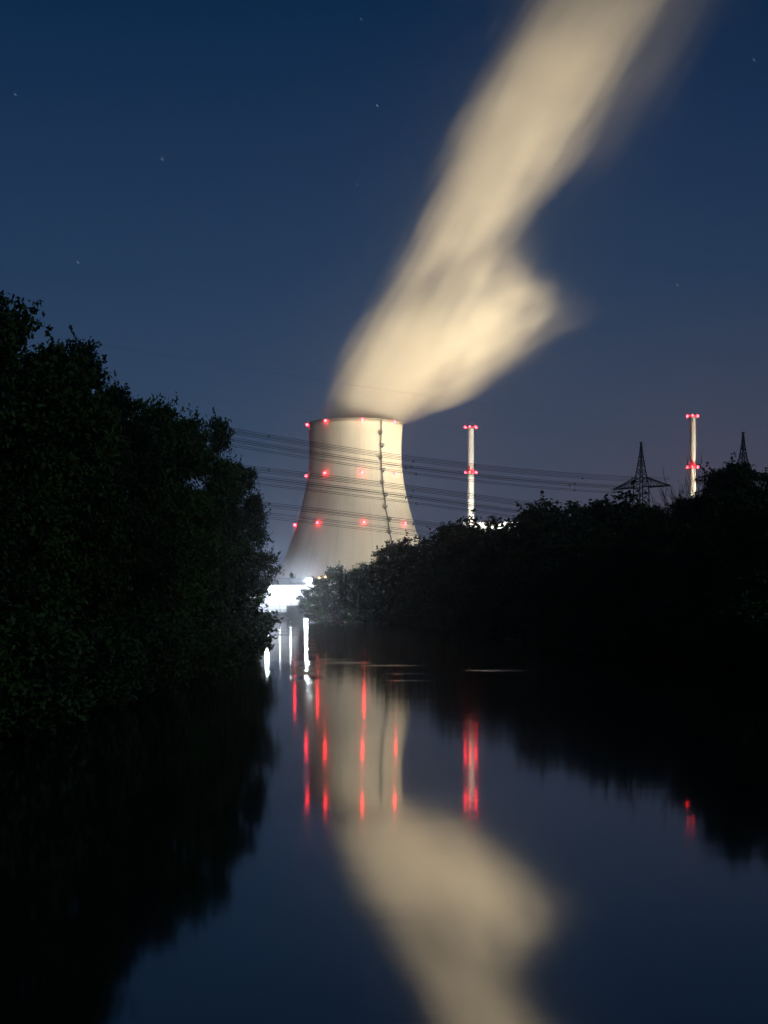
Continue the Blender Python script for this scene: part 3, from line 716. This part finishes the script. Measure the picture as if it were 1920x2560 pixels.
for d, x, h, lab in ((186, -18.6, 6.5, 'shrub reaching farthest over the water at the end of the left wood'), (183, -17.2, 4.0, 'low leafy spray hanging over the white lamp reflection on the left')):
    plant(SHRUB[0], x, d, .0, h, 1.0, lab, GS)

# right bank: photo x, distance
right_sky = [(745, 1480), (770, 1470), (800, 1440), (820, 1420), (845, 1416), (868, 1425), (880, 1440), (900, 1415), (930, 1385), (960, 1368), (1000, 1360), (1045, 1365), (1060, 1345), (1100, 1330), (1150, 1328), (1200, 1320),
             (1260, 1312), (1295, 1300), (1310, 1280), (1350, 1262), (1400, 1266), (1430, 1278), (1450, 1262), (1490, 1250), (1550, 1258), (1590, 1272), (1640, 1256), (1700, 1240), (1740, 1236), (1770, 1210), (1800, 1178), (1830, 1172), (1870, 1162), (1920, 1168)]
rt = [(772, 536, 0, 'small leafy tree at the waterside just right of the dazzling floodlights'),
      (800, 528, 1, 'small tree in front of the amber lamps'),
      (845, 520, 2, 'rounded little tree right of the floodlights, before a notch of light'),
      (912, 505, 0, 'tree rising in front of the cooling tower base, left slope'),
      (955, 498, 1, 'feathery tree silhouetted on the middle of the cooling tower base'),
      (1008, 494, 2, 'dark tree covering the lower right foot of the cooling tower'),
      (1060, 470, 0, 'tree just right of the cooling tower edge'),
      (1110, 440, 1, 'low tree left of the flat white building'),
      (1165, 415, 2, 'low tree below the white stack'),
      (1225, 400, 0, 'tree in front of the flat white building'),
      (1290, 370, 1, 'tree at the right corner of the flat white building'),
      (1355, 330, 2, 'broad round tree right of the flat white building'),
      (1425, 300, 0, 'tree left of the arching crown below the pylon'),
      (1490, 275, 1, 'arching crowned tree left of the pylon legs'),
      (1560, 255, 2, 'tree hiding the legs of the pylon'),
      (1640, 232, 0, 'tree between pylon and right stack'),
      (1718, 215, 1, 'tree with gaps lit from behind at the foot of the right stack'),
      (1812, 196, 0, 'tall tree between right stack and rightmost pylon tip'),
      (1855, 180, 1, 'tall dark tree below the rightmost pylon tip'),
      (1935, 166, 2, 'tall dark tree at the right frame edge')]
def rtop(px, d, hw_m):
    w_ = hw_m / d * F
    ys = [interp(right_sky, px + w_ * u) for u in (-1, -.5, 0, .5, 1)]
    return at(px, max(ys[2], .5 * (ys[2] + max(ys))), d).z
for px, d, k, lab in rt:
    x = (px - 960) / F * d; top = rtop(px, d, 5.0)
    pr = FAR[k] if d > 240 else NEAR[k]
    plant(pr, x, d, 1.2, max(6, top - 1.0 + (2.9 if 1130 < px < 1260 else 1.5 if px < 1780 else 3.4 if px < 1900 else 1.0)), rnd.uniform(0, 6.3), lab, GR, 1.25 if d > 240 else 1.15)
INR = 'dark leafy tree inside the unlit right bank wood'
for k in range(44):
    f = k / 43; d = 520 - 380 * f ** .8 + rnd.uniform(-6, 6)
    x = rbx(d) + rnd.uniform(3, 12); px = x / d * F + 960
    if px > 2150 or px < 790: continue
    top = rtop(px, d, 7.0)
    pr = FAR[rnd.randrange(3)] if d > 240 else NEAR[rnd.randrange(4)]
    plant(pr, x, d, 1.0, max(5, min(24, top - 1.5) * rnd.uniform(.78, .92)), rnd.uniform(0, 6.3), INR, GR, 1.25)
for k in range(22):
    f = k / 21; d = 150 - 60 * f + rnd.uniform(-4, 4)
    plant(NEAR[rnd.randrange(4)], rbx(d) + rnd.uniform(4, 22), d, 1.0, rnd.uniform(17, 22), rnd.uniform(0, 6.3), INR, GR, 1.15)
RSH = 'dark shrub at the water under the right bank trees'
for k in range(56):
    f = k / 55; d = 540 - 460 * f ** .75
    plant(SHRUB[rnd.randrange(2)], rbx(d) + rnd.uniform(-.6, 1.2), d, .2, rnd.uniform(4.5, 8.5), rnd.uniform(0, 6.3), RSH, GS, rnd.uniform(1.0, 1.4))
for k in range(20):
    d = 545 - 6.5 * k
    plant(SHRUB[k % 2], rbx(d) + rnd.uniform(1, 3.5), d, .2, rnd.uniform(5, 9), rnd.uniform(0, 6.3), RSH, GS, 1.4)
# bare twiggy tree by the right stack
def bare(x, y, z, h, seed, label):
    t = empty('bare_tree', (x, y, z)); tag(t, label, 'tree', GR); rs = random.Random(seed); q = MB(); q2 = MB()
    q.tube([(0, 0, -.4), (.2, .1, h * .35), (.1, 0, h * .6)], [.28, .2, .12], 7)
    def br(p, d, l, r, lv, q):
        e = p + d * l; q.tube([p, p.lerp(e, .5) + Vector((rs.uniform(-.1, .1), rs.uniform(-.1, .1), .05)) * l, e], [r, r * .75, r * .45], 4, False)
        if lv:
            for _ in range(3): br(p.lerp(e, rs.uniform(.35, 1)), (d + Vector((rs.gauss(0, .35), rs.gauss(0, .35), .25))).normalized(), l * rs.uniform(.5, .75), max(.03, r * .5), lv - 1, q)
    for k in range(9): br(Vector((.1, 0, h * rs.uniform(.3, .6))), Vector((rs.gauss(0, .5), rs.gauss(0, .5), 1)).normalized(), h * .28, .09, 3, q2)
    q.build('trunk', M['bark'], t); q2.build('crown', M['bark'], t)
for px, d, ty, sd, lab in ((1770, 222, 1168, 3, 'bare twiggy treetop just right of the right stack'), (1715, 226, 1205, 4, 'sparse bare treetop in front of the right stack')):
    p = at(px, ty, d); bare(p.x, d, 1.5, p.z - 1.5, sd, lab)
# floodlit little tree on the bank behind the weir roof
p = at(731, 1436, 725); plant(SHRUB[1], p.x, 725, 3.2, p.z - 3.2, .4, 'small pale green lit treetop above the weir house roof', 'lit trees behind the weir', .45)

# ------------------------------------------------------------------ stars
for px, py, lab in ((943, 264, 'brightest star, upper middle of the sky left of the plume'), (893, 461, 'star in the middle of the sky left of the plume'), (405, 398, 'lone star in the left middle sky'),
                    (195, 656, 'star low in the left sky above the wood'), (1532, 103, 'star shining through the top of the plume'), (1693, 712, 'star in the right sky above the stacks'),
                    (903, 48, 'faint star near the top edge of the sky'), (785, 901, 'faint star just left of the plume foot'), (38, 236, 'faint star at the upper left edge'), (1885, 150, 'faint star at the upper right edge')):
    p = at(px, py, 12000); q = MB(); u = Vector((9, 0, -12)); b = 2.0 if 'faint' not in lab else 1.5
    q.tube([-u, Vector((0, 0, 0)), u], [b * .5, b, b * .5], 6)
    o = q.build('star', M['star']); o.location = p; tag(o, lab, 'star', 'stars in the night sky')
